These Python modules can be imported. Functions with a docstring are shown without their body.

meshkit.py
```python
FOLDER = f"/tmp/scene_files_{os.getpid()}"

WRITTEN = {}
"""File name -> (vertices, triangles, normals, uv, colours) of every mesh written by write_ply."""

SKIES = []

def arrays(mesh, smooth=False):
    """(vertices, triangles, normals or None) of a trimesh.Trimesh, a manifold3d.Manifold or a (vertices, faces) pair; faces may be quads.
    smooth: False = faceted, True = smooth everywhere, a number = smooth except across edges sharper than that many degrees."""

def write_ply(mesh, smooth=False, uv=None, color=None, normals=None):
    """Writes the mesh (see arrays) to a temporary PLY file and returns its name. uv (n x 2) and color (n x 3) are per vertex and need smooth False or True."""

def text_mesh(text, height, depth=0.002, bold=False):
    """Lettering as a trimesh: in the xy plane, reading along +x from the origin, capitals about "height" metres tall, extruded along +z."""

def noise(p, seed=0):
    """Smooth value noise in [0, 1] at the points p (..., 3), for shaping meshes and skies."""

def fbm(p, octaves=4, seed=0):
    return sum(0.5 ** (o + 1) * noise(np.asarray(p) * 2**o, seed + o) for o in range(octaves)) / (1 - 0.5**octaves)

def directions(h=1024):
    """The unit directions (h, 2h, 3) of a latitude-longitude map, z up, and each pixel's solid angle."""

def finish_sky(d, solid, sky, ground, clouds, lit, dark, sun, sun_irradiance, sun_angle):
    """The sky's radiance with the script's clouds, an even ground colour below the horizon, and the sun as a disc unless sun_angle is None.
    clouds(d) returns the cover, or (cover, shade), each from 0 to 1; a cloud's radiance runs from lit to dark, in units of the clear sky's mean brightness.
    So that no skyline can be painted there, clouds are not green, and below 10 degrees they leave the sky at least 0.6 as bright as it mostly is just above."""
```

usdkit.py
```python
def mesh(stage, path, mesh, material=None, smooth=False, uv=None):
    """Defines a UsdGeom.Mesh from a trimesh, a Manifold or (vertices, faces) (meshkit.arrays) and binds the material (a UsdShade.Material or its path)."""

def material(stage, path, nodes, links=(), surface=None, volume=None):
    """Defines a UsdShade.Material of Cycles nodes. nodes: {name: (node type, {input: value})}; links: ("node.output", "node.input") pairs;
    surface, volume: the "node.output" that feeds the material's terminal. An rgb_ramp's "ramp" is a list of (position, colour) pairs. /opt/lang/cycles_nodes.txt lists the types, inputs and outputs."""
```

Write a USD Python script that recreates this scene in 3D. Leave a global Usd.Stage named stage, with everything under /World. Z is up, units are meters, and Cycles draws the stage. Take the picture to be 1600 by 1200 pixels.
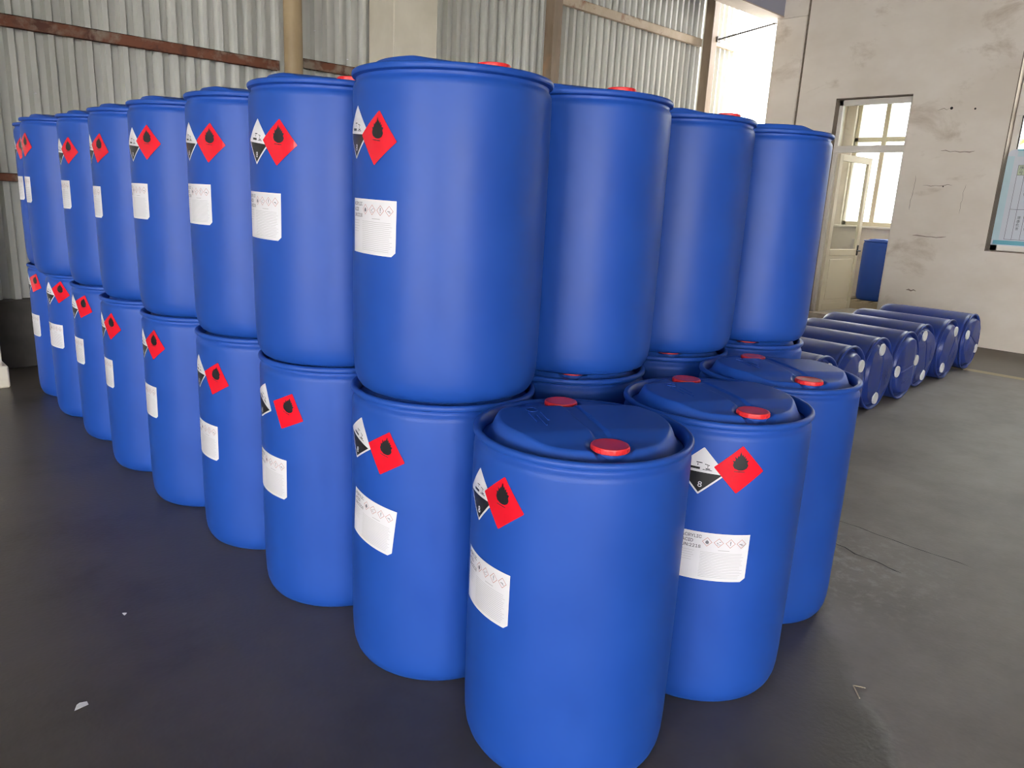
import math, random
import numpy as np
import trimesh
import manifold3d as m3
from shapely.geometry import Polygon, box as sbox
from shapely import affinity
from shapely.ops import unary_union
from pxr import Usd, UsdGeom, UsdLux, UsdShade, Gf, Sdf
import usdkit, meshkit

random.seed(7)
rng = np.random.default_rng(7)
stage = Usd.Stage.CreateInMemory()
UsdGeom.Xform.Define(stage, '/World')
UsdGeom.Scope.Define(stage, '/World/Looks')

# ---------------------------------------------------------------- camera
EXPOSURE = 2.75
HX0, HY0 = -18.0, -10.0   # far corner of the hall behind the camera
GATE = (-9.3, 0.0, 5.0)   # the gateway behind the camera: y from, y to, height
GATE2 = (-9.0, -3.0, 4.4)  # unseen opening added for more light, opposite the corrugated wall: x from, x to, height
cam = UsdGeom.Camera.Define(stage, '/World/camera')
CX = np.array([0.73268, -0.67885, 0.04835]); CU = np.array([0.12844, 0.20769, 0.96973]); CD = np.array([0.66834, 0.70429, -0.23936])
CAM = np.array([0, 0, 1.4856])
mat = Gf.Matrix4d(*CX, 0, *CU, 0, *(-CD), 0, *CAM, 1)
cam.AddTransformOp().Set(mat)
cam.CreateHorizontalApertureAttr(36.0); cam.CreateVerticalApertureAttr(27.0)
cam.CreateFocalLengthAttr(36.0 * 1159.7 / 1600)
cam.CreateClippingRangeAttr((0.05, 1000))
cam.CreateExposureAttr(EXPOSURE)

# ---------------------------------------------------------------- sky: bright even overcast
sky = UsdLux.DomeLight.Define(stage, '/World/sky')
sky.CreateIntensityAttr(1.0); sky.CreateColorAttr(Gf.Vec3f(1.0, 0.985, 0.965))

# ---------------------------------------------------------------- materials
LK = '/World/Looks/'
MAT = {}
def simple(name, col, rough=0.5, metal=0.0, **kw):
    MAT[name] = usdkit.material(stage, LK + name, {'p': ('principled_bsdf', {'base_color': col, 'roughness': rough, 'metallic': metal, **kw})}, [], surface='p.BSDF')
def mottled(name, c0, c1, scale=3.0, detail=6, lo=.35, hi=.65, r0=.5, r1=.6, bump=0.0, bscale=60., stretch=(1, 1, 1), c2=None, s2=1.0, lo2=.5, hi2=.6, metal=0.0, coord='geo', **kw):
    n = {'g': ('geometry', {}), 'm': ('mapping', {'scale': stretch}), 'n': ('noise_texture', {'scale': scale, 'detail': detail, 'roughness': .6}),
         'r': ('rgb_ramp', {'ramp': [(0, c0), (lo, c0), (hi, c1), (1, c1)]}), 'p': ('principled_bsdf', {'metallic': metal, **kw}),
         'rr': ('map_range', {'from_min': .3, 'from_max': .7, 'to_min': r0, 'to_max': r1, 'clamp': True})}
    l = [('m.vector', 'n.vector'), ('n.fac', 'r.fac'), ('n.fac', 'rr.value'), ('rr.result', 'p.roughness')]
    if coord == 'geo': l.append(('g.position', 'm.vector'))
    else:
        n['tc'] = ('texture_coordinate', {}); l.append(('tc.object', 'm.vector'))
    col = 'r.color'
    if c2 is not None:
        n['n2'] = ('noise_texture', {'scale': s2, 'detail': 8, 'roughness': .65, 'distortion': .4})
        n['f2'] = ('map_range', {'from_min': lo2, 'from_max': hi2, 'to_min': 0., 'to_max': 1., 'clamp': True})
        n['x'] = ('mix_color', {'b': c2})
        l += [('m.vector', 'n2.vector'), ('n2.fac', 'f2.value'), ('f2.result', 'x.fac'), ('r.color', 'x.a')]
        col = 'x.result'
    l.append((col, 'p.base_color'))
    if bump:
        n['bn'] = ('noise_texture', {'scale': bscale, 'detail': 4}); n['b'] = ('bump', {'strength': bump, 'distance': .01})
        l += [('g.position', 'bn.vector'), ('bn.fac', 'b.height'), ('b.normal', 'p.normal')]
    MAT[name] = usdkit.material(stage, LK + name, n, l, surface='p.BSDF')

mottled('blue_plastic', (.009, .062, .35), (.012, .074, .39), scale=2.2, r0=.44, r1=.53, bump=.03, bscale=25, coord='object', specular_ior_level=.42)
mottled('shaded_navy_plastic', (.012, .036, .22), (.016, .046, .27), scale=4, r0=.34, r1=.46, coord='object', c2=(.05, .07, .17), s2=6, lo2=.52, hi2=.75)  # part of the dimness around the lying drums is painted into this blue
simple('red_cap', (.70, .025, .03), .38)
simple('white_cap', (.78, .80, .82), .4)
simple('paper_white', (.70, .69, .72), .42)
simple('label_red', (.74, .010, .026), .16)
simple('ink_black', (.014, .014, .016), .38)
simple('ink_grey', (.46, .45, .46), .5)
simple('ink_dark', (.16, .15, .17), .5)
simple('ink_red', (.50, .24, .22), .5)
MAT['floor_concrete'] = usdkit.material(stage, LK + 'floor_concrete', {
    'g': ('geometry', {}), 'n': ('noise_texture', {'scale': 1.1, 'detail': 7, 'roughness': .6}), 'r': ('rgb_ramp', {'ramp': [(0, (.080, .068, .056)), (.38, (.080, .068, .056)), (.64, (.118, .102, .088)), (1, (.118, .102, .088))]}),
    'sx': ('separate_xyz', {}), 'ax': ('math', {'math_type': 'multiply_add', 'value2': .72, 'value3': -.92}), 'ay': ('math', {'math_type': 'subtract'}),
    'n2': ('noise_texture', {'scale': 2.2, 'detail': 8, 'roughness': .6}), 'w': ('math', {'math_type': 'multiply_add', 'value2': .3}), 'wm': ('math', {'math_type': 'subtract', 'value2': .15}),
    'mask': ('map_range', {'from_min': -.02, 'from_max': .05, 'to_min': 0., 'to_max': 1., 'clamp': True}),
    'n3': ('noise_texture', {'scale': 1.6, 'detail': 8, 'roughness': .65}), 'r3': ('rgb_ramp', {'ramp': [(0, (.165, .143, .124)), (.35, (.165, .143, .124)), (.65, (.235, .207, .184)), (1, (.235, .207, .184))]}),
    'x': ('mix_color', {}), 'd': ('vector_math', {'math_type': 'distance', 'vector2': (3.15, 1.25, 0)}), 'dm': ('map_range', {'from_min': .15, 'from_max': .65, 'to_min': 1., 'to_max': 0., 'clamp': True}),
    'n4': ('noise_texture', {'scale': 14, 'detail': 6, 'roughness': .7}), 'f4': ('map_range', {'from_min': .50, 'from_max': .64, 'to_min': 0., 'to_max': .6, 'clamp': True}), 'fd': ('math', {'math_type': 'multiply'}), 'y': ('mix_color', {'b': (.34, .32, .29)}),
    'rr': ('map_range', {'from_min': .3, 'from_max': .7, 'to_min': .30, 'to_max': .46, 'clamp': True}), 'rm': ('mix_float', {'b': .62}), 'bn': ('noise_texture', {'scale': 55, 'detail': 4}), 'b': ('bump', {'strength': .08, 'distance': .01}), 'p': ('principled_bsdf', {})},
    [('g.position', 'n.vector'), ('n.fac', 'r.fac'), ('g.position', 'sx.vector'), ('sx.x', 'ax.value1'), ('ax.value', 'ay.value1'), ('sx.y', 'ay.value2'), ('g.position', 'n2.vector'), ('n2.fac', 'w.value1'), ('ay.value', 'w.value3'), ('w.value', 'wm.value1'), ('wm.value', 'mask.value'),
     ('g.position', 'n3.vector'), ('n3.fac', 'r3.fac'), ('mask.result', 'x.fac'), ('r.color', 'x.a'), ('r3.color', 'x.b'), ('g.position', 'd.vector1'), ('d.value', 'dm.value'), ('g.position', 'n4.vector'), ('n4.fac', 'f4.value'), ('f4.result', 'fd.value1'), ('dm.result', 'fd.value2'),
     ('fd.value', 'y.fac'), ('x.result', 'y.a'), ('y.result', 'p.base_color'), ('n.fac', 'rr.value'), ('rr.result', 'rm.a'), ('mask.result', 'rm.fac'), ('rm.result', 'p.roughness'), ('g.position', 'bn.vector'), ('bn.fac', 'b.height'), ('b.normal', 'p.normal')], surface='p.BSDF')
mottled('edge_concrete', (.15, .125, .10), (.19, .165, .14), scale=2, r0=.6, r1=.8, bump=.3)
mottled('pale_floor', (.46, .43, .39), (.54, .51, .47), scale=2, r0=.6, r1=.8)
simple('yellow_paint', (.36, .28, .16), .65)
mottled('outdoor_ground', (.36, .35, .33), (.44, .43, .41), scale=.6, r0=.8, r1=.95)
mottled('plaster', (.69, .62, .54), (.78, .72, .65), scale=.9, r0=.75, r1=.9, bump=.12, bscale=30, stretch=(1, 1, 1.8), c2=(.40, .31, .22), s2=1.1, lo2=.57, hi2=.80)
mottled('plaster_reveal', (.17, .135, .105), (.22, .18, .145), scale=3, r0=.8, r1=.9)
mottled('joint_dark', (.14, .11, .08), (.20, .165, .13), scale=6, r0=.8, r1=.9)
simple('crack_dark', (.27, .22, .18), .9)
simple('floor_crack', (.018, .016, .015), .9)
mottled('sheet_metal', (.48, .485, .445), (.57, .57, .53), scale=1.2, r0=.42, r1=.55, stretch=(2, 2, .25))
mottled('rusty_steel', (.16, .052, .025), (.25, .20, .155), scale=2.6, lo=.46, hi=.56, r0=.6, r1=.8, c2=(.09, .03, .018), s2=7, lo2=.5, hi2=.62)
mottled('pale_girt', (.42, .33, .22), (.52, .44, .34), scale=4, r0=.6, r1=.8, c2=(.25, .10, .05), s2=3, lo2=.55, hi2=.68)
mottled('tan_post', (.30, .215, .115), (.40, .30, .17), scale=5, r0=.5, r1=.7, stretch=(1, 1, .3), c2=(.22, .12, .05), s2=3, lo2=.58, hi2=.72)
mottled('brown_post', (.20, .145, .095), (.28, .21, .15), scale=5, r0=.5, r1=.7, stretch=(1, 1, .3), c2=(.40, .22, .11), s2=2, lo2=.60, hi2=.75)
mottled('cream_paint', (.60, .55, .44), (.68, .63, .52), scale=2.5, r0=.5, r1=.65)
mottled('plinth_dark', (.05, .046, .042), (.09, .083, .075), scale=4, r0=.8, r1=.9)
simple('beam_cool_cast', (.36, .37, .46), .7)  # cooler light on the beam side is painted in as a blue tone
mottled('beam_soffit', (.50, .43, .36), (.56, .49, .42), scale=3, r0=.7, r1=.8)
simple('pvc_white', (.72, .68, .62), .4)
simple('pvc_cream', (.66, .60, .46), .42)
simple('steel_dark', (.06, .055, .05), .5, .6)
simple('handle_metal', (.5, .5, .5), .35, .9)
simple('poster_paper', (.62, .65, .72), .4)
simple('poster_cyan', (.16, .45, .56), .4)
simple('poster_pale', (.50, .66, .72), .4)
simple('poster_green', (.50, .58, .42), .4)
simple('poster_red', (.48, .08, .14), .5)
simple('poster_ink', (.10, .11, .14), .5)
simple('roof_sheet', (.45, .45, .43), .6)
simple('leaf_green', (.20, .27, .07), .6)
simple('twig_brown', (.42, .36, .26), .8)
simple('scrap_white', (.85, .85, .83), .8)
MAT['pane_glass'] = usdkit.material(stage, LK + 'pane_glass', {'t': ('transparent_bsdf', {'color': (.95, .975, .965)}), 'g': ('glossy_bsdf', {'roughness': .03, 'color': (1, 1, 1)}), 'f': ('layer_weight', {'blend': .5}), 'pw': ('math', {'math_type': 'power', 'value2': 4.}), 'ma': ('math', {'math_type': 'multiply_add', 'value2': .45, 'value3': .03}), 'x': ('mix_closure', {})},
    [('f.facing', 'pw.value1'), ('pw.value', 'ma.value1'), ('ma.value', 'x.fac'), ('t.BSDF', 'x.closure1'), ('g.BSDF', 'x.closure2')], surface='x.closure')
MAT['dimming_glass'] = usdkit.material(stage, LK + 'dimming_glass', {'t': ('transparent_bsdf', {'color': (.60, .61, .60)}), 'g': ('glossy_bsdf', {'roughness': .03, 'color': (1, 1, 1)}), 'f': ('layer_weight', {'blend': .5}), 'pw': ('math', {'math_type': 'power', 'value2': 4.}), 'ma': ('math', {'math_type': 'multiply_add', 'value2': .45, 'value3': .03}), 'x': ('mix_closure', {})},
    [('f.facing', 'pw.value1'), ('pw.value', 'ma.value1'), ('ma.value', 'x.fac'), ('t.BSDF', 'x.closure1'), ('g.BSDF', 'x.closure2')], surface='x.closure')  # grey tint added to the panes to cut the light entering the room

# ---------------------------------------------------------------- helpers
used = {}
def path_of(name, parent):
    base = (str(parent.GetPath()) if parent else '/World') + '/'
    k = used.get(base + name, -1) + 1
    used[base + name] = k
    return base + (name if k == 0 else f'{name}_{k:03d}')
def tag(prim, label=None, cat=None, group=None, kind=None):
    for k, v in (('label', label), ('category', cat), ('group', group), ('kind', kind)):
        if v: prim.SetCustomDataByKey(k, v)
    return prim
def obj(name, mesh, mat, parent=None, smooth=30, label=None, **kw):
    if isinstance(mesh, list): mesh = trimesh.util.concatenate(mesh)
    p = usdkit.mesh(stage, path_of(name, parent), mesh, MAT[mat], smooth=smooth).GetPrim()
    return tag(p, label, **kw)
def thing(name, label, cat, loc=(0, 0, 0), rotz=0, group=None, kind=None, rotx=0):
    x = UsdGeom.Xform.Define(stage, path_of(name, None))
    x.AddTranslateOp().Set(Gf.Vec3d(*map(float, loc)))
    if rotz: x.AddRotateZOp().Set(float(rotz))
    if rotx: x.AddRotateXOp().Set(float(rotx))
    return tag(x.GetPrim(), label, cat, group, kind)
def frame(name, kind='structure', label=None):
    return tag(UsdGeom.Xform.Define(stage, path_of(name, None)).GetPrim(), label=label, kind=kind)
def to_tm(man):
    m = man.to_mesh(); return trimesh.Trimesh(m.vert_properties[:, :3], m.tri_verts, process=False)
def bx(x0, y0, z0, x1, y1, z1, b=0.004):
    x0, x1 = sorted((x0, x1)); y0, y1 = sorted((y0, y1)); z0, z1 = sorted((z0, z1))
    b = min(b, (x1 - x0) / 3, (y1 - y0) / 3, (z1 - z0) / 3)
    if b <= 0:
        m = trimesh.creation.box([x1 - x0, y1 - y0, z1 - z0]); m.apply_translation([(x0 + x1) / 2, (y0 + y1) / 2, (z0 + z1) / 2]); return m
    pts = []
    for sx, (xa, xs) in ((-1, (x0, 1)), (1, (x1, -1))):
        for ya, ys in ((y0, 1), (y1, -1)):
            for za, zs in ((z0, 1), (z1, -1)):
                pts += [(xa, ya + ys * b, za + zs * b), (xa + xs * b, ya, za + zs * b), (xa + xs * b, ya + ys * b, za)]
    return to_tm(m3.Manifold.hull_points(np.array(pts, float)))
def lathe(prof, segs=48):
    prof = np.array(prof, float); th = np.linspace(0, 2 * np.pi, segs, endpoint=False)
    n = len(prof); v = []; f = []
    for r, z in prof:
        v.append(np.c_[r * np.cos(th), r * np.sin(th), np.full(segs, z)])
    v = np.vstack(v)
    i = np.arange(segs); j = (i + 1) % segs
    for k in range(n - 1):
        a, b = k * segs, (k + 1) * segs
        if prof[k][0] > 1e-9: f.append(np.c_[a + i, a + j, b + j])
        if prof[k + 1][0] > 1e-9: f.append(np.c_[a + i, b + j, b + i])
    m = trimesh.Trimesh(v, np.vstack(f), process=False)
    m.merge_vertices(); return m
def cyl(r, h, segs=24, loc=(0, 0, 0)):
    b = min(r, h) * .12
    m = lathe([(0, 0), (r - b, 0), (r, b), (r, h - b), (r - b, h), (0, h)], segs); m.apply_translation(loc); return m
def bar(p, q, r, segs=8):
    p, q = np.array(p, float), np.array(q, float); L = np.linalg.norm(q - p)
    m = trimesh.creation.cylinder(radius=r, height=L, sections=segs)
    m.apply_transform(trimesh.geometry.align_vectors([0, 0, 1], (q - p) / L)); m.apply_translation((p + q) / 2); return m
def flat(poly):
    v, f = [], []
    for g in getattr(poly, 'geoms', [poly]):
        if g.geom_type != 'Polygon' or g.area < 1e-10: continue
        a, b = trimesh.creation.triangulate_polygon(g, engine='earcut')
        f.append(np.asarray(b) + sum(len(x) for x in v)); v.append(np.asarray(a))
    return np.vstack(v), np.vstack(f)
def glyph_poly(bits, size):
    """a 16 x 16 character as rows of small boxes"""
    s = size / 15.0; rects = []
    for r in range(16):
        w = int(bits[4 * r:4 * r + 4], 16)
        for c in range(16):
            if w >> (15 - c) & 1: rects.append(sbox(c * s, size - (r + 1) * s, (c + 1.02) * s, size - (r - .02) * s))
    return unary_union(rects)
def text_poly(text, h, bold=False):
    m = meshkit.text_mesh(text, h, 0.001, bold)
    tri = [Polygon(m.vertices[f][:, :2]) for f in m.faces[np.abs(m.face_normals[:, 2] - 1) < .01]]
    return unary_union([t.buffer(1e-6) for t in tri if t.area > 1e-12])

# ================================================================ the setting
XW, YW, ZR = 10.5, 6.9, 5.2
# floor: slab inside, a raw strip beyond the painted line along the concrete wall, outdoor ground all around
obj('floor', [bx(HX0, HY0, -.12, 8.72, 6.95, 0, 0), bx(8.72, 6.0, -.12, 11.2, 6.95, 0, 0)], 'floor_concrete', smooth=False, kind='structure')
obj('floor_edge', [bx(8.72, HY0, -.12, 10.55, 6.0, -.001, 0)], 'edge_concrete', smooth=False, kind='structure')
obj('trim_1', [bx(8.66, HY0, -.02, 8.79, 5.9, .0015, 0)], 'yellow_paint', smooth=False, kind='structure', label='yellow painted line on the floor along the concrete wall')
obj('ground', [bx(-60, -60, -.4, 70, 70, -.13, 0)], 'outdoor_ground', smooth=False, kind='structure')

# concrete wall on the right, with the doorway and the window cut out
DY0, DY1, DZ1 = 3.94, 4.93, 3.05
WY0, WY1, WZ0, WZ1 = 1.05, 2.81, 1.17, 3.75
wl = frame('wall_right')
T = .24
wall = [bx(XW, HY0, 0, XW + T, WY0, ZR, 0), bx(XW, WY0, 0, XW + T, WY1, WZ0, 0), bx(XW, WY0, WZ1, XW + T, WY1, ZR, 0), bx(XW, WY1, 0, XW + T, DY0, ZR, 0),
        bx(XW, DY0, DZ1, XW + T, DY1, ZR, 0), bx(XW, DY0, 0, XW + T, DY1, .13, 0), bx(XW, DY1, 0, XW + T, 5.47, ZR, 0)]
obj('plaster_wall', wall, 'plaster', wl, smooth=False)
obj('joint', [bx(XW + .015, 5.465, 0, XW + T, 5.51, ZR, 0)], 'joint_dark', wl, smooth=False, label='dark vertical joint between wall and pillar')
obj('pillar', [bx(XW - .01, 5.505, 0, XW + .45, 5.955, 4.17, .012), bx(XW, 5.505, 4.17, XW + .45, 5.955, ZR, 0)], 'plaster', wl)
# linings of the two openings (raw dark cement)
obj('door_reveal', [bx(XW + .004, DY1 - .012, .13, XW + .11, DY1, DZ1, 0), bx(XW + .004, DY0, DZ1 - .012, XW + .11, DY1, DZ1, 0)], 'plaster_reveal', wl, smooth=False)
obj('window_reveal', [bx(XW + .004, WY1 - .012, WZ0, XW + .16, WY1, WZ1, 0), bx(XW + .004, WY0, WZ0, XW + .16, WY1, WZ0 + .012, 0), bx(XW + .004, WY0, WZ1 - .012, XW + .16, WY1, WZ1, 0)], 'plaster_reveal', wl, smooth=False)
def scratch(pts, w, name='crack'):
    """a thin dark crack in the plaster, pts = (y, z)"""
    v = []; f = []
    pts = np.array(pts, float); d = np.gradient(pts, axis=0); nrm = np.c_[-d[:, 1], d[:, 0]]; nrm /= np.linalg.norm(nrm, axis=1)[:, None]
    ww = w * np.r_[.3, rng.uniform(.6, 1.2, len(pts) - 2), .3]
    a, b = pts + nrm * ww[:, None] / 2, pts - nrm * ww[:, None] / 2
    for i in range(len(pts)): v += [(XW - .0012, *a[i]), (XW - .0012, *b[i])]
    for i in range(len(pts) - 1): k = 2 * i; f += [(k, k + 1, k + 3), (k, k + 3, k + 2)]
    m = trimesh.Trimesh(v, f, process=False)
    if m.face_normals[0][0] > 0: m.invert()
    obj(name, m, 'crack_dark', wl, smooth=False)
def wob(y0, z0, y1, z1, n=8, a=.008):
    t = np.linspace(0, 1, n); return np.c_[y0 + (y1 - y0) * t, z0 + (z1 - z0) * t + rng.normal(0, a, n)]
scratch(wob(3.66, 1.305, 3.26, 1.30), .012)
scratch(wob(3.50, 2.35, 3.12, 2.345), .010)
scratch(wob(3.64, 1.93, 3.30, 1.94), .007)
scratch(wob(3.62, 2.84, 3.48, 2.85, 5), .006)
scratch(np.c_[3.74 + np.cumsum(rng.normal(0, .007, 12)), np.linspace(2.05, 1.62, 12)], .006)
scratch(np.c_[3.15 + np.cumsum(rng.normal(0, .008, 12)), np.linspace(1.95, 1.6, 12)], .004)
scratch(wob(3.62, .60, 3.50, .61, 5), .018)
for y, z, r in ((3.463, 2.852, .017), (3.2, 2.833, .012), (3.40, 1.92, .008)):
    d = cyl(r, .003, 10); d.apply_transform(trimesh.transformations.rotation_matrix(-np.pi / 2, [0, 1, 0])); d.apply_translation([XW + .0005, y, z])
    obj('bolt_hole', d, 'floor_crack', wl)

# beam that runs from above the camera to the pillar head
bm = frame('trim_2', label='concrete beam overhead running to the pillar')
obj('beam', [bx(HX0, 5.86, 4.20, XW + .3, 6.14, 4.75, 0)], 'beam_cool_cast', bm, smooth=False)
obj('soffit', [bx(HX0, 5.855, 4.185, XW + .3, 6.145, 4.20, 0)], 'beam_soffit', bm, smooth=False)

# corrugated left wall: one sheet of five ribs after the other, girts, plinth
wc = frame('wall_left')
P = .1311; X0 = 1.278
def sheet(x0, ribs, z0, z1, dy):
    d = .056; pts = []
    for k in range(ribs):
        a = x0 + k * P
        pts += [(a, 0), (a + .040, 0), (a + .058, d), (a + .110, d)]
    pts += [(x0 + ribs * P, 0), (x0 + ribs * P + .03, 0)]
    top = np.array(pts); low = top + [0, .0015]
    poly = Polygon(np.vstack([top, low[::-1]]))
    m = trimesh.creation.extrude_polygon(poly, z1 - z0, engine='earcut')
    m.apply_translation([0, YW + dy, z0]); return m
k0 = -149
i = 0
while True:
    x0 = X0 + (k0 + 5 * i) * P - .02
    ribs = 5
    if x0 > 11.0: break
    if x0 + ribs * P > 11.1: ribs = max(1, int((11.07 - x0) / P))
    if x0 > -2.5 or True:
        obj('metal_sheet', sheet(x0, ribs, .50, ZR, -.002 if i % 2 else .001), 'sheet_metal', wc, smooth=False)
    i += 1
obj('plinth', bx(HX0, YW - .03, 0, 11.07, YW + .2, .545, .01), 'plinth_dark', wc)
def girt(x0, x1, z, mat, h=.085):
    m = [bx(x0, YW - .012, z, x1, YW - .005, z + h, 0), bx(x0, YW - .058, z + h - .008, x1, YW - .005, z + h, .002), bx(x0, YW - .058, z, x1, YW - .051, z + h, .002)]
    obj('girt', m, mat, wc)
girt(HX0, 3.3, 1.445, 'rusty_steel', .06); girt(3.5, 11.0, 1.445, 'rusty_steel', .06)
girt(HX0, 3.36, 2.54, 'rusty_steel'); girt(3.5, 6.75, 2.60, 'rusty_steel'); girt(6.88, 10.0, 2.62, 'pale_girt')
girt(6.88, 10.0, 3.82, 'pale_girt', .11); girt(10.2, 11.02, 3.90, 'pale_girt', .11)
for x, z in ((2.1, 1.9), (3.75, 2.95), (4.1, 2.75), (1.35, 1.62), (1.4, 2.1)):
    obj('screw_head', cyl(.009, .006, 8, (x, YW - .002, z)), 'paper_white', wc)

def box_post(name, x, y, w, mat, label):
    t = thing(name, label, 'post', (x, y, 0))
    obj('shaft', bx(0, 0, 0, w, w, ZR - .05, .006), mat, t)
    obj('base_plate', bx(-.05, -.05, 0, w + .05, w + .05, .012, .002), 'steel_dark', t)
t = thing('round_post', 'tan round pole in front of the corrugated wall holding the rusty girt', 'post', (3.445, YW - .165, 0))
obj('shaft', cyl(.082, ZR - .05, 24), 'tan_post', t)
obj('base_plate', bx(-.14, -.07, 0, .14, .07, .012, .002), 'steel_dark', t)
box_post('square_post', 6.72, YW - .22, .145, 'brown_post', 'dark brown square post right of the big cream column')
box_post('square_post', 10.0, YW - .22, .145, 'brown_post', 'brown square post beside the bright gap at the end of the corrugated wall')
t = thing('cream_column', 'cream painted square column standing against the corrugated wall', 'column', (4.35, 6.47, 0))
obj('shaft', bx(0, 0, 0, .52, .44, ZR - .02, .008), 'cream_paint', t)
t = thing('cream_column', 'cream column foot with low plinth at the far end of the drum row', 'column', (.48, 6.24, 0))
obj('shaft', bx(0, .03, 0, .42, .45, ZR - .02, .008), 'cream_paint', t)
obj('plinth', bx(-.03, 0, 0, .45, .48, .16, .01), 'cream_paint', t)
t = thing('tie_rod', 'thin dark rod from the post across the bright gap to the beam', 'rod')
obj('rod', bar((10.16, YW - .235, 3.93), (10.75, 6.1, 4.19), .011), 'steel_dark', t)
obj('end_plate', bx(10.12, YW - .236, 3.89, 10.20, YW - .2205, 3.97, .003), 'steel_dark', t)

# roof of the shed (out of frame)
obj('ceiling', [bx(HX0, HY0, ZR, 11.2, 7.2, ZR + .08, 0)], 'roof_sheet', smooth=False, kind='structure')
# the two sides behind the camera: one with an opening added for light, one with the wide gateway
obj('wall_front', [bx(HX0, HY0 - .2, 0, GATE2[0], HY0, ZR, 0), bx(GATE2[1], HY0 - .2, 0, XW + T, HY0, ZR, 0), bx(GATE2[0], HY0 - .2, GATE2[2], GATE2[1], HY0, ZR, 0)], 'plaster', smooth=False, kind='structure')
obj('wall_gate', [bx(HX0 - .2, GATE[1], 0, HX0, 7, ZR, 0), bx(HX0 - .2, HY0, 0, HX0, GATE[0], ZR, 0), bx(HX0 - .2, GATE[0], GATE[2], HX0, GATE[1], ZR, 0)], 'plaster', smooth=False, kind='structure')

# ---------------------------------------------------------------- the room behind the doorway
FX = 12.6
obj('floor_annex', [bx(XW + T, 3.5, -.1, FX, 5.955, .12, 0)], 'pale_floor', smooth=False, kind='structure')
wa = frame('wall_annex')
obj('side_wall', [bx(XW + .45, 5.70, 0, FX + .2, 5.955, 3.8, 0)], 'plaster', wa, smooth=False)
obj('side_wall', [bx(XW + T, 3.5, 0, FX + .2, 3.7, 3.8, 0)], 'plaster', wa, smooth=False)
obj('back_wall', [bx(FX, 3.7, 0, FX + .2, 5.55, 1.36, 0), bx(FX, 3.7, 3.45, FX + .2, 5.55, 3.8, 0), bx(FX, 5.55, 0, FX + .2, 5.70, 3.8, 0)], 'plaster', wa, smooth=False)
obj('ceiling_annex', [bx(XW + T, 3.5, 3.8, FX + .2, 5.955, 3.9, 0)], 'plaster', smooth=False, kind='structure')
w1 = frame('window_1')
gx = FX + .07
WL, WH = 5.55, 3.45
fr = [bx(gx, 3.7, 1.36, gx + .06, WL, 1.43), bx(gx, 3.7, WH - .07, gx + .06, WL, WH), bx(gx, WL - .06, 1.36, gx + .06, WL, WH), bx(gx, 3.7, 1.36, gx + .06, 3.77, WH), bx(gx, 3.7, 2.68, gx + .06, WL, 2.75)]
obj('frame', fr, 'pvc_cream', w1)
for y in (5.08, 4.62, 4.18):
    obj('mullion', bx(gx - .01, y - .035, 1.43, gx + .07, y + .035, WH - .07), 'pvc_cream', w1)
for y0, y1 in ((3.77, 4.145), (4.215, 4.585), (4.655, 5.045), (5.115, WL - .06)):
    obj('pane', bx(gx + .028, y0, 1.43, gx + .032, y1, 2.68, 0), 'dimming_glass', w1, smooth=False)
    obj('pane', bx(gx + .028, y0, 2.75, gx + .032, y1, WH - .07, 0), 'dimming_glass', w1, smooth=False)
obj('sill', bx(FX - .10, 3.7, 1.33, FX + .08, 5.7, 1.365, .006), 'pvc_white', w1)

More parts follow.
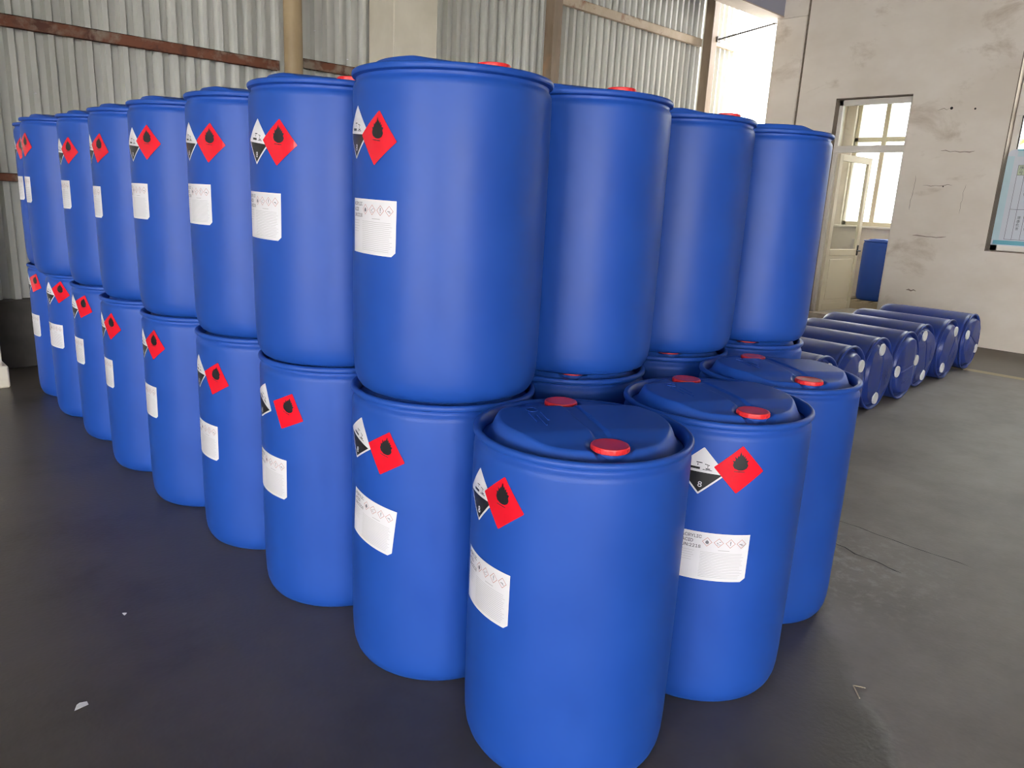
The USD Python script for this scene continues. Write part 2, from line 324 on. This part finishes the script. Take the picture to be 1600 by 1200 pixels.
# the door: frame, fixed light above, leaf opened into the room
d1 = frame('door_1')
fx = XW + .10
obj('frame', [bx(fx, DY1 - .065, .13, fx + .06, DY1 - .012, DZ1 - .012), bx(fx, DY0, .13, fx + .06, DY0 + .05, DZ1 - .012), bx(fx, DY0, DZ1 - .085, fx + .06, DY1 - .012, DZ1 - .012), bx(fx - .005, DY0, 2.35, fx + .065, DY1 - .012, 2.44)], 'pvc_white', d1)
obj('transom_pane', bx(fx + .028, DY0 + .05, 2.44, fx + .032, DY1 - .065, DZ1 - .085, 0), 'pane_glass', d1, smooth=False)
leaf = UsdGeom.Xform.Define(stage, path_of('leaf', d1)); leaf.AddTranslateOp().Set(Gf.Vec3d(fx + .03, DY1 - .075, .14)); leaf.AddRotateZOp().Set(-4.0)
leaf = leaf.GetPrim(); LW, LH = .92, 2.20
obj('leaf_frame', [bx(0, -.045, 0, .085, 0, LH), bx(LW - .085, -.045, 0, LW, 0, LH), bx(.085, -.045, LH - .09, LW - .085, 0, LH), bx(.085, -.045, 0, LW - .085, 0, .11), bx(.085, -.045, .80, LW - .085, 0, .89)], 'pvc_cream', leaf)
obj('pane', bx(.085, -.025, .89, LW - .085, -.021, LH - .09, 0), 'pane_glass', leaf, smooth=False)
obj('panel', [bx(.085, -.034, .11, LW - .085, -.012, .80, 0), bx(.13, -.040, .155, LW - .13, -.006, .755, .012)], 'pvc_cream', leaf)
h = [bx(LW - .06, -.053, .80, LW - .02, .010, .95, .004), bar((LW - .04, -.05, .87), (LW - .04, -.095, .87), .008), bar((LW - .04, -.095, .87), (LW - .15, -.095, .87), .009), bar((LW - .04, 0, .87), (LW - .04, .055, .87), .008), bar((LW - .04, .055, .87), (LW - .15, .055, .87), .009)]
obj('handle', h, 'steel_dark', leaf)

# window in the concrete wall
w2 = frame('window_2')
fx2 = XW + .15; zb = 2.80
ya, yb = WY0, WY1 - .012
obj('frame', [bx(fx2, yb - .075, WZ0 + .012, fx2 + .06, yb, WZ1 - .012), bx(fx2, ya, WZ0 + .012, fx2 + .06, ya + .07, WZ1 - .012), bx(fx2, ya, WZ0 + .012, fx2 + .06, yb, WZ0 + .08), bx(fx2, ya, WZ1 - .08, fx2 + .06, yb, WZ1 - .012), bx(fx2 - .004, ya, zb - .05, fx2 + .064, yb, zb + .05)], 'pvc_white', w2)
obj('mullion', bx(fx2 - .004, (ya + yb) / 2 - .04, WZ0 + .08, fx2 + .064, (ya + yb) / 2 + .04, WZ1 - .08), 'pvc_white', w2)
for y0, y1 in ((ya + .07, (ya + yb) / 2 - .04), ((ya + yb) / 2 + .04, yb - .075)):
    for z0, z1 in ((WZ0 + .08, zb - .05), (zb + .05, WZ1 - .08)):
        obj('pane', bx(fx2 + .028, y0, z0, fx2 + .032, y1, z1, 0), 'pane_glass', w2, smooth=False)
        e = .012
        obj('gasket', [bx(fx2 - .002, y0, z0, fx2 + .03, y0 + e, z1, 0), bx(fx2 - .002, y1 - e, z0, fx2 + .03, y1, z1, 0), bx(fx2 - .002, y0, z0, fx2 + .03, y1, z0 + e, 0), bx(fx2 - .002, y0, z1 - e, fx2 + .03, y1, z1, 0)], 'steel_dark', w2, smooth=False)

# notice board sheet fixed over the lower half of the window
GL = {'有': '020006007ffc0c0008001ff0181038106ff0481008100ff00810081008700000', '序': '010001803ffc20002ff82030236020c03ffc208c609860904080408047800000', '号': '00001ff0101010101ff0000000007ffc08001ff0001000100030003001e00000', '名': '020006000ff0183070200cc0038007003ff878180808080808080ff808080000', '称': '0c80788011fc1124112c7f20122039a83d287524532452241020102010e00000', '健': '10201ef83228222825fc64286ef8222022fc2a2027fc242026202d8038fc0000', '康': '010001803ffc20802ff820883ffc20882ff828886cd843e04eb0588c47800000', '危': '0c000fc018c030807ffc7000300037f03410341024f024046404460443fc0000', '害': '010001007ffc41041ff001003ff801007ffc01001ff0101010101ff010100000', '理': '00007bfc3244324433fc32447a4433fc3060306033fc3860606007fe00000000', '化': '0c8008801880108c309870b050e010c01180178010841084108410fc10000000', '特': '1020102051fc7820782053fc501810181ffc7018111810981098101810700000', '性': '1040116013601b605bfc56605460106013fc106010601060106017fc10000000'}
nb = thing('notice_poster', 'pale blue notice sheet with printed table covering the lower window panes', 'notice', (fx2 - .012, yb - .005, 1.245))
PW, PH = 1.55, 1.125
def on_poster(poly, lift):
    """poster coordinates (s to the right seen from the hall, t up) -> local x,y,z"""
    v, f = flat(poly); w = np.c_[np.full(len(v), -lift), -v[:, 0], v[:, 1]]
    m = trimesh.Trimesh(w, f, process=False)
    if m.face_normals[0][0] > 0: m.invert()
    return m
rr = .06
corner = Polygon([(0, 0), (PW, 0), (PW, PH), (rr * 1.4, PH)] + [(rr * 1.4 - rr * 1.4 * math.sin(a), PH - rr + rr * math.cos(a)) for a in np.linspace(.2, 1.57, 8)])
sh = trimesh.creation.extrude_polygon(corner, .004, engine='earcut')
v = np.array(sh.vertices); sh = trimesh.Trimesh(np.c_[-v[:, 2], -v[:, 0], v[:, 1]], sh.faces, process=False); sh.fix_normals()
obj('sheet', sh, 'poster_paper', nb, smooth=False)
L1, L2, L3 = .0046, .0052, .0058
obj('side_band', on_poster(sbox(.0, .07, .075, PH - .08), L1), 'poster_pale', nb, smooth=False)
obj('bottom_band', [on_poster(sbox(.02, .012, PW - .01, .062), L1)], 'poster_cyan', nb, smooth=False)
obj('top_band', [on_poster(sbox(.10, PH - .085, PW - .01, PH - .004), L1)], 'poster_pale', nb, smooth=False)
obj('top_line', [on_poster(sbox(.09, PH - .018, PW - .01, PH - .004), L2)], 'poster_cyan', nb, smooth=False)
obj('table_head', on_poster(sbox(.13, PH - .30, PW - .06, PH - .185), L1), 'poster_green', nb, smooth=False)
lines = [sbox(.13, t, PW - .06, t + .004) for t in (.075, .43, PH - .30, PH - .185)] + [sbox(s, .075, s + .004, PH - .185) for s in (.13, .205, .29, .375, .50, .66, .82, .98, 1.14, 1.30, 1.486)]
obj('table_lines', [on_poster(unary_union(lines), L2)], 'poster_ink', nb, smooth=False)
ch = [affinity.translate(glyph_poly(GL['有'], .10), .30, PH - .175)]
obj('title_lettering', [on_poster(unary_union(ch), L3)], 'poster_red', nb, smooth=False)
ch = []
for s, pair in ((.145, '序号'), (.225, '名称'), (.31, '危害'), (.415, '特性')):
    for q, c in enumerate(pair): ch.append(affinity.translate(glyph_poly(GL[c], .046), s, PH - .238 - .052 * q))
for s, t, col, sz in ((.235, .72, '理化特性', .036), (.315, .60, '健康危害', .048), (.225, .32, '健康危害', .036), (.310, .32, '理化特性', .036), (.415, .33, '危害特性', .04)):
    for q, c in enumerate(col): ch.append(affinity.translate(glyph_poly(GL[c], sz), s, t - q * sz * 1.2))
obj('table_lettering', [on_poster(unary_union(ch), L3)], 'poster_ink', nb, smooth=False)

# a bush outside that window
t = thing('shrub', 'yellow-green shrub outside behind the window panes', 'shrub', (12.7, 2.62, -.13))
lv = []
for k in range(420):
    d = rng.normal(size=3); d /= np.linalg.norm(d); c = d * rng.uniform(.4, 1) ** .5 * [.75, .75, 1.0] + [0, 0, 2.35]
    a = rng.normal(size=3); a /= np.linalg.norm(a); b = np.cross(a, rng.normal(size=3)); b /= np.linalg.norm(b); s = rng.uniform(.06, .11)
    lv.append(trimesh.Trimesh([c - a * s, c + b * s * .4, c + a * s, c - b * s * .4], [(0, 1, 2), (0, 2, 3)], process=False))
obj('foliage', lv, 'leaf_green', t, smooth=False, kind='stuff')
obj('stem', [bar((0, 0, 0), (0, 0, 2.2), .03)] + [bar((0, 0, 1.0), (x, y, 2.4), .015) for x, y in ((.4, .3), (-.3, .4), (.1, -.5), (-.2, -.3))], 'twig_brown', t)

# ================================================================ drums
PROF = [(0, .0272), (.2, .0272), (.231, .0245), (.2425, .005), (.248, 0), (.258, .001), (.2675, .0075), (.276, .021), (.2828, .041), (.2862, .066), (.2885, .12), (.2897, .3), (.2902, .48), (.2897, .66), (.2888, .82), (.2884, .858),
        (.2872, .868), (.2835, .8755), (.2795, .880), (.2782, .885), (.2795, .8905), (.2845, .8935), (.2898, .8945), (.2916, .8975), (.2920, .9025), (.2908, .9075), (.2868, .911), (.2805, .9112), (.2755, .908), (.272, .900), (.2695, .892), (.268, .880)]
SIDE = np.array([p for p in PROF[9:16]])
def rad(z): return np.interp(z, SIDE[:, 1], SIDE[:, 0])
def ss(a, b, x): t = np.clip((x - a) / (b - a), 0, 1); return t * t * (3 - 2 * t)
BODY = lathe(PROF, 96)
BODY_SHALLOW = lathe([(0, .0162), (.2, .0162), (.231, .0145)] + PROF[3:], 96)   # base recess of the drums that sit a little higher
LR = np.r_[0, np.linspace(.008, .20, 32), np.linspace(.204, .268, 18)]
def lid_z(x, y):
    r = np.hypot(x, y)
    dome = .938 - .003 * (r / .2) ** 2 - .049 * ss(.224, .257, r) - .006 * ss(.246, .268, r)
    low = .014 * ss(.10, .185, np.abs(x)) * (1 - ss(.222, .256, r)) + .005 * (1 - ss(.018, .024, np.abs(y))) * (1 - ss(.13, .17, np.abs(x)))
    pit = sum(.009 * (1 - ss(.050, .060, np.hypot(x - c, y))) for c in (-.198, .198))
    return dome - low - pit * (r < .25)
def make_lid():
    seg = 216; th = np.linspace(0, 2 * np.pi, seg, endpoint=False); v = [(0, 0, float(lid_z(np.array(0.), np.array(0.))))]; f = []
    for r in LR[1:]:
        x, y = r * np.cos(th), r * np.sin(th); v += list(zip(x, y, lid_z(x, y)))
    i = np.arange(seg); j = (i + 1) % seg
    f.append(np.c_[np.zeros(seg, int), 1 + i, 1 + j])
    for k in range(len(LR) - 2):
        a, b = 1 + k * seg, 1 + (k + 1) * seg; f.append(np.c_[a + i, b + i, b + j]); f.append(np.c_[a + i, b + j, a + j])
    return trimesh.Trimesh(v, np.vstack(f), process=False)
LID = make_lid()
CAP = lathe([(.034, .9140), (.0450, .9142), (.0468, .9160), (.0468, .9255), (.0455, .9282), (.042, .9292), (.039, .9287), (.036, .9276), (0, .9272)], 40)
NECK = lathe([(.041, .895), (.041, .9125), (.0385, .9143), (.030, .9143)], 32)
tabs = []
for a in np.linspace(0, 2 * np.pi, 20, endpoint=False):
    q = bx(-.0016, -.004, 0, .0016, .004, .0085, 0); q.apply_transform(trimesh.transformations.rotation_matrix(a, [0, 0, 1])); q.apply_translation([.0462 * math.cos(a), .0462 * math.sin(a), .9165]); tabs.append(q)
CAPM = trimesh.util.concatenate([CAP] + tabs)
EMB = []
for (x0, y0, x1, y1) in ((-.055, -.105, .02, -.100), (-.03, -.122, .06, -.117), (-.055, -.138, .03, -.133)):
    q = bx(x0, y0, 0, x1, y1, .004, .001); v = np.array(q.vertices); v[:, 2] += lid_z(v[:, 0], v[:, 1]) - .0022; EMB.append(trimesh.Trimesh(v, q.faces, process=False))
el = lathe([(.012, 0), (.012, .0035), (.0165, .0035), (.0165, 0)], 24); v = np.array(el.vertices) * [1.4, 1, 1] + [-.085, -.120, 0]; v[:, 2] += lid_z(v[:, 0], v[:, 1]) - .0018; EMB.append(trimesh.Trimesh(v, el.faces, process=False))
EMB = trimesh.util.concatenate(EMB)

# --- stickers: outlines in metres, wrapped round the drum's side
def wrap(poly, ang, zc, lift, step=.012):
    x0, _, x1, _ = poly.bounds; n = max(1, int(math.ceil((x1 - x0) / step))); v = []; f = []; o = 0
    for k in range(n):
        a, b = x0 + (x1 - x0) * k / n, x0 + (x1 - x0) * (k + 1) / n
        g = poly.intersection(sbox(a, -9, b, 9)) if n > 1 else poly
        for h_ in getattr(g, 'geoms', [g]):
            if h_.geom_type != 'Polygon' or h_.area < 1e-10: continue
            p, t_ = trimesh.creation.triangulate_polygon(h_, engine='earcut'); v.append(np.asarray(p)); f.append(np.asarray(t_) + o); o += len(p)
    v = np.vstack(v); f = np.vstack(f)
    z = zc + v[:, 1]; r = rad(z) + lift; th = math.radians(ang) + v[:, 0] / .29
    m = trimesh.Trimesh(np.c_[r * np.cos(th), r * np.sin(th), z], f, process=False)
    c = m.triangles_center[0]
    if m.face_normals[0] @ np.array([c[0], c[1], 0]) < 0: m.invert()
    return m
def rot(poly, deg): return affinity.rotate(poly, -deg, origin=(0, 0))
S2 = .0715
DIA = Polygon([(0, -S2), (S2, 0), (0, S2), (-S2, 0)]).buffer(-.003).buffer(.003)
def dia(s): return Polygon([(0, -s), (s, 0), (0, s), (-s, 0)])
FLAME = Polygon([(-.009, .002), (-.015, .004), (-.020, .012), (-.019, .021), (-.022, .026), (-.016, .024), (-.015, .031), (-.018, .037), (-.011, .032), (-.009, .041), (-.006, .037), (-.003, .052), (.001, .040), (.003, .046), (.006, .036), (.010, .042), (.010, .033), (.015, .036), (.014, .029), (.021, .029), (.018, .022), (.022, .015), (.019, .007), (.012, .0015), (.005, -.0005), (-.003, -.0005)]).buffer(.0006)
FLAME = unary_union([FLAME, sbox(-.015, -.0065, .015, -.0045)])
BLACK = dia(.064).intersection(sbox(-1, -1, 1, -.004))
EIGHT = affinity.translate(text_poly('8', .016, True), -.0055, -.048)
PICT = unary_union([sbox(-.034, .004, -.004, .0105), sbox(-.016, .023, .001, .0255), affinity.rotate(sbox(.008, .0195, .022, .0215), -12), sbox(-.012, .015, -.010, .021), sbox(.016, .012, .018, .018), sbox(.004, .004, .030, .0058), Polygon([(.010, .010), (.026, .010), (.022, .007), (.014, .007)])])
LWD, LHT = .204, .150
PAGE = Polygon([(-LWD / 2, -LHT / 2), (LWD / 2 - .014, -LHT / 2), (LWD / 2, -LHT / 2 + .012), (LWD / 2, LHT / 2), (-LWD / 2, LHT / 2)])
def at(poly, x, y): return affinity.translate(poly, x, y)
TXT = unary_union([at(text_poly('ACRYLIC', .0095, True), -LWD / 2 + .006, LHT / 2 - .019), at(text_poly('ACID', .0095, True), -LWD / 2 + .008, LHT / 2 - .0345), at(text_poly('UN:2218', .0095, True), -LWD / 2 + .008, LHT / 2 - .050)])
HX = [-.021, .012, .046, .078]
RINGS = unary_union([at(dia(.0145).difference(dia(.0125)), x, LHT / 2 - .028) for x in HX])
MARKS = unary_union([at(affinity.scale(FLAME, .24, .24, origin=(0, 0)), HX[0], LHT / 2 - .034), at(sbox(-.006, -.002, -.001, 0), HX[1], LHT / 2 - .028), at(sbox(.001, .002, .006, .0035), HX[1], LHT / 2 - .028), at(sbox(-.005, -.006, .005, -.005), HX[1], LHT / 2 - .028),
                     at(sbox(-.0012, -.002, .0012, .007), HX[2], LHT / 2 - .028), at(sbox(-.0012, -.006, .0012, -.0035), HX[2], LHT / 2 - .028), at(sbox(-.006, -.002, .003, .0), HX[3], LHT / 2 - .028), at(sbox(-.001, -.005, .006, -.0035), HX[3], LHT / 2 - .028)])
rl = random.Random(3); ln = [sbox(.012, LHT / 2 - .0525, .045, LHT / 2 - .0505)]
y = LHT / 2 - .060
while y > -LHT / 2 + .012:
    ln.append(sbox(-.038 + rl.uniform(0, .002), y - .0011, LWD / 2 - .012 - rl.uniform(0, .012), y)); y -= .0052
y = LHT / 2 - .060
while y > -LHT / 2 + .055:
    ln.append(sbox(-LWD / 2 + .008, y - .001, -.050 - rl.uniform(0, .012), y)); y -= .0075
LINES = unary_union(ln)

def drum(loc, label, group, bung=-118., red=None, white=None, page=None, mat='blue_plastic', cap='red_cap', lying=False, body=None):
    """red, white, page = (angle of the sticker's middle, its height, tilt clockwise)"""
    t = thing('blue_drum', label, 'drum', loc, group=group, rotx=90 if lying else 0)
    obj('body', body or BODY, mat, t, smooth=40)
    R_ = trimesh.transformations.rotation_matrix(math.radians(bung), [0, 0, 1])
    lid = LID.copy(); lid.apply_transform(R_); lid = obj('lid', lid, mat, t, smooth=50)
    e = EMB.copy(); e.apply_transform(R_); obj('embossed_mark', e, mat, lid, smooth=False)
    for s in (1, -1):
        c = CAPM.copy(); c.apply_translation([.198 * s, 0, 0]); c.apply_transform(R_); obj('bung_cap', c, cap, t, smooth=35)
        c = NECK.copy(); c.apply_translation([.198 * s, 0, 0]); c.apply_transform(R_); obj('bung_neck', c, mat, lid, smooth=35)
    if white:
        a, z, k = white
        p = obj('corrosive_label', wrap(rot(DIA, k), a, z, .0006), 'paper_white', t, smooth=False, label='white and black corrosive diamond label numbered 8')
        obj('black_half', wrap(rot(BLACK, k), a, z, .0011), 'ink_black', p, smooth=False)
        obj('class_number', wrap(rot(EIGHT, k), a, z, .0016), 'paper_white', p, smooth=False)
        obj('pictogram', wrap(rot(PICT, k), a, z, .0011), 'ink_black', p, smooth=False)
    if red:
        a, z, k = red
        p = obj('flammable_label', wrap(rot(DIA, k), a, z, .0020), 'label_red', t, smooth=False, label='red flammable diamond label with black flame')
        obj('flame_mark', wrap(rot(FLAME, k), a, z, .0026), 'ink_black', p, smooth=False)
    if page:
        a, z, k = page
        p = obj('product_label', wrap(rot(PAGE, k), a, z, .0007), 'paper_white', t, smooth=False, label='white product label with hazard pictograms')
        obj('product_lettering', wrap(rot(TXT, k), a, z, .0013, .02), 'ink_dark', p, smooth=False)
        obj('pictogram_frames', wrap(rot(RINGS, k), a, z, .0013, .02), 'ink_red', p, smooth=False)
        obj('pictogram_marks', wrap(rot(MARKS, k), a, z, .0013, .02), 'ink_dark', p, smooth=False)
        obj('fine_print', wrap(rot(LINES, k), a, z, .0013, .02), 'ink_grey', p, smooth=False)
    return t

PITCH = .911
G1, G2, G3 = 'labelled drums stacked two high in the receding row', 'unlabelled drums stacked two high in the cross row', 'single drums with open red caps in front'
G4 = 'dark blue drums lying in a row on the floor'
# ---- single drums in front of the stacks
drum((1.446, 1.2413, 0), 'frontmost blue drum with two red caps, nothing stacked on it', G3, -119, (-178.5, .768, 6), (161.5, .755, -2), (-170.5 - 20.2, .513, 0))
drum((2.0375, 1.2042, 0), 'single blue drum showing the complete white 8 diamond and ACRYLIC ACID label', G3, -117, (-132.5, .779, 2), (-153.3, .765, 2), (-121 - 20.2, .505, 0))
drum((2.6146, 1.2987, 0), 'single blue drum with red caps at the end of the front row, no label showing', G3, -122)
# ---- the receding row, lower tier (B) and upper tier (T)
LOW = [(1.433, 1.8257, -113, (-163.5, .749, 14), (171, .765, 14), (-156 - 20.2, .512, 7)),
       (1.3981, 2.4094, -120, (-159, .745, 21), (171.5, .755, 20), (-160.5 - 20.2, .491, 1)),
       (1.391, 2.9942, -120, (-161, .738, 16), (173, .747, 2), (-161 - 20.2, .464, 1)),
       (1.3571, 3.578, -116, (-164, .776, 8), (173, .765, 2), (-164.5 - 20.2, .503, 1)),
       (1.3375, 4.1624, -120, (-163, .772, 9), (174, .762, 2), (-165.5 - 20.2, .521, 1)),
       (1.344, 4.7741, -110, (-157.5, .792, 20), (-179, .78, 4), (-162 - 20.2, .530, 1)),
       (1.335, 5.3589, -120, (-150, .806, 12), (-172, .79, 4), (-150.5 - 20.2, .527, 1)),
       (1.35, 5.944, -120, (-162, .792, 24), (176, .78, 4), (-159 - 20.2, .5, 1))]
UP = [(1.4352, 1.8221, -96, (-172, .720, 8), (166.5, .738, 4), (-158 - 20.2, .485, 1)),
      (1.3877, 2.4049, -106, (-158.5, .717, 6), (-180, .72, 6), (-157.5 - 20.2, .488, 1)),
      (1.3933, 2.9896, -100, (-156.5, .728, 6), (176, .733, 4), (-157 - 20.2, .504, 0)),
      (1.3581, 3.5733, -100, (-156, .739, 4), (-178, .73, 4), (-158.5 - 20.2, .495, 0)),
      (1.3498, 4.1581, -100, (-164.5, .723, 14), (174, .72, 4), (-166.5 - 20.2, .471, 0)),
      (1.349, 4.776, -100, (-159.5, .721, 6), (-180, .715, 4), (-162.5 - 20.2, .490, 0)),
      (1.284, 5.361, -100, (-169, .756, 12), (171, .75, 4), (-165.5 - 20.2, .5, 0)),
      (1.354, 5.944, -100, (-163, .75, 10), (174, .75, 4), (-165 - 20.2, .5, 0))]
NTH = ['at the corner', 'second from the corner', 'third from the corner', 'fourth from the corner', 'fifth from the corner', 'sixth from the corner', 'seventh from the corner', 'at the far end']
for k, (x, y, b, r, w, p) in enumerate(LOW):
    drum((x, y, 0), f'lower blue drum {NTH[k]} of the two-high receding row, red diamond label', G1, b, r, w, p)
for k, (x, y, b, r, w, p) in enumerate(UP):
    drum((x, y, PITCH), f'upper blue drum {NTH[k]} of the two-high receding row, red diamond label', G1, b, r, w, p)
# ---- the cross row behind the single drums
NTX = ['next to the corner stack', 'between the other two of its row', 'at the doorway end of its row']
for k, (x, y, xt, yt, b, bt) in enumerate([(2.0177, 1.837, 2.026, 1.826, -131, -106), (2.655, 1.8821, 2.657, 1.873, -132, -85), (3.2375, 1.8309, 3.240, 1.825, -141, -50)]):
    drum((x, y, 0), f'lower plain blue drum {NTX[k]}, a red cap peeping out', G2, b)
    drum((xt, yt, PITCH + .011), f'upper plain blue drum without labels, {NTX[k]}', G2, bt, body=BODY_SHALLOW)
# ---- lying drums, lids towards the hall
LIE = [(8.74, 2.30, -26, 'first from the concrete wall'), (7.95, 2.27, 58, 'second from the concrete wall'), (7.33, 2.29, 108, 'third from the concrete wall'), (6.67, 2.20, 8, 'fourth from the concrete wall'),
       (6.08, 2.20, 92, 'fifth from the concrete wall'), (5.45, 2.16, 40, 'sixth from the concrete wall'), (4.86, 2.10, 75, 'seventh from the wall, almost hidden')]
for x, y, b, s in LIE:
    drum((x, y + .911, .2922), f'dark blue lying drum with white caps, {s}', G4, b, mat='shaded_navy_plastic', cap='white_cap', lying=True)
# ---- drum standing in the room behind the door, on a pallet
pl = thing('pallet', 'wooden pallet under the blue drum behind the doorway', 'pallet', (12.15, 4.62, .12))
for yy in (-.34, -.17, 0, .17, .34): obj('deck_board', bx(-.4, yy - .055, .11, .4, yy + .055, .13, .003), 'twig_brown', pl)
for xx in (-.35, 0, .35): obj('bearer', bx(xx - .045, -.4, 0, xx + .045, .4, .11, .004), 'twig_brown', pl)
drum((12.15, 4.62, .25), 'blue drum standing behind the open doorway under the bright window', None, -100)

# ================================================================ small things on the floor
def ribbon(pts, w):
    pts = np.array(pts, float); d = np.gradient(pts, axis=0); n = np.c_[-d[:, 1], d[:, 0]]; n /= np.linalg.norm(n, axis=1)[:, None]
    ww = w * np.r_[.3, rng.uniform(.5, 1.2, len(pts) - 2), .2]; a, b = pts + n * ww[:, None] / 2, pts - n * ww[:, None] / 2
    v = []; f = []
    for i_ in range(len(pts)): v += [(*a[i_], .0012), (*b[i_], .0012)]
    for i_ in range(len(pts) - 1): k = 2 * i_; f += [(k, k + 1, k + 3), (k, k + 3, k + 2)]
    m = trimesh.Trimesh(v, f, process=False)
    if m.face_normals[0][2] < 0: m.invert()
    return m
def walk(x0, y0, x1, y1, n=14, a=.006):
    t = np.linspace(0, 1, n); o = np.cumsum(rng.normal(0, a, n)); return np.c_[x0 + (x1 - x0) * t + o - o[0], y0 + (y1 - y0) * t]
tag(obj('floor_crack', ribbon(walk(3.35, 1.34, 3.305, .95), .007), 'floor_crack', smooth=False), 'dark crack in the concrete floor beside the single drums', 'crack', kind='structure')
tag(obj('floor_crack', ribbon(walk(3.63, 1.42, 3.61, .78), .005), 'floor_crack', smooth=False), 'fainter crack farther off in the concrete floor', 'crack', kind='structure')
def scrap(x, y, s, label, seed):
    r2 = np.random.default_rng(seed); p = r2.normal(0, s, (14, 3)) * [1, 1, .35]; p[:, 2] += s * .35 - p[:, 2].min() * 0; p[:, 2] = np.maximum(p[:, 2], 0)
    o = tag(obj('paper_scrap', to_tm(m3.Manifold.hull_points(p + [x, y, 0])), 'scrap_white', smooth=False), label, 'scrap')
scrap(.405, 2.177, .008, 'crumpled white paper scrap lying on the dark floor', 1)
scrap(.651, 2.612, .0045, 'tiny white scrap farther up the dark floor near the drums', 2)
tag(obj('twig', [bar((2.312, .747, .003), (2.262, .705, .003), .0022, 6), bar((2.312, .747, .004), (2.33, .715, .004), .0016, 6)], 'twig_brown'), 'pale broken twig lying on the floor by the single drums', 'twig')
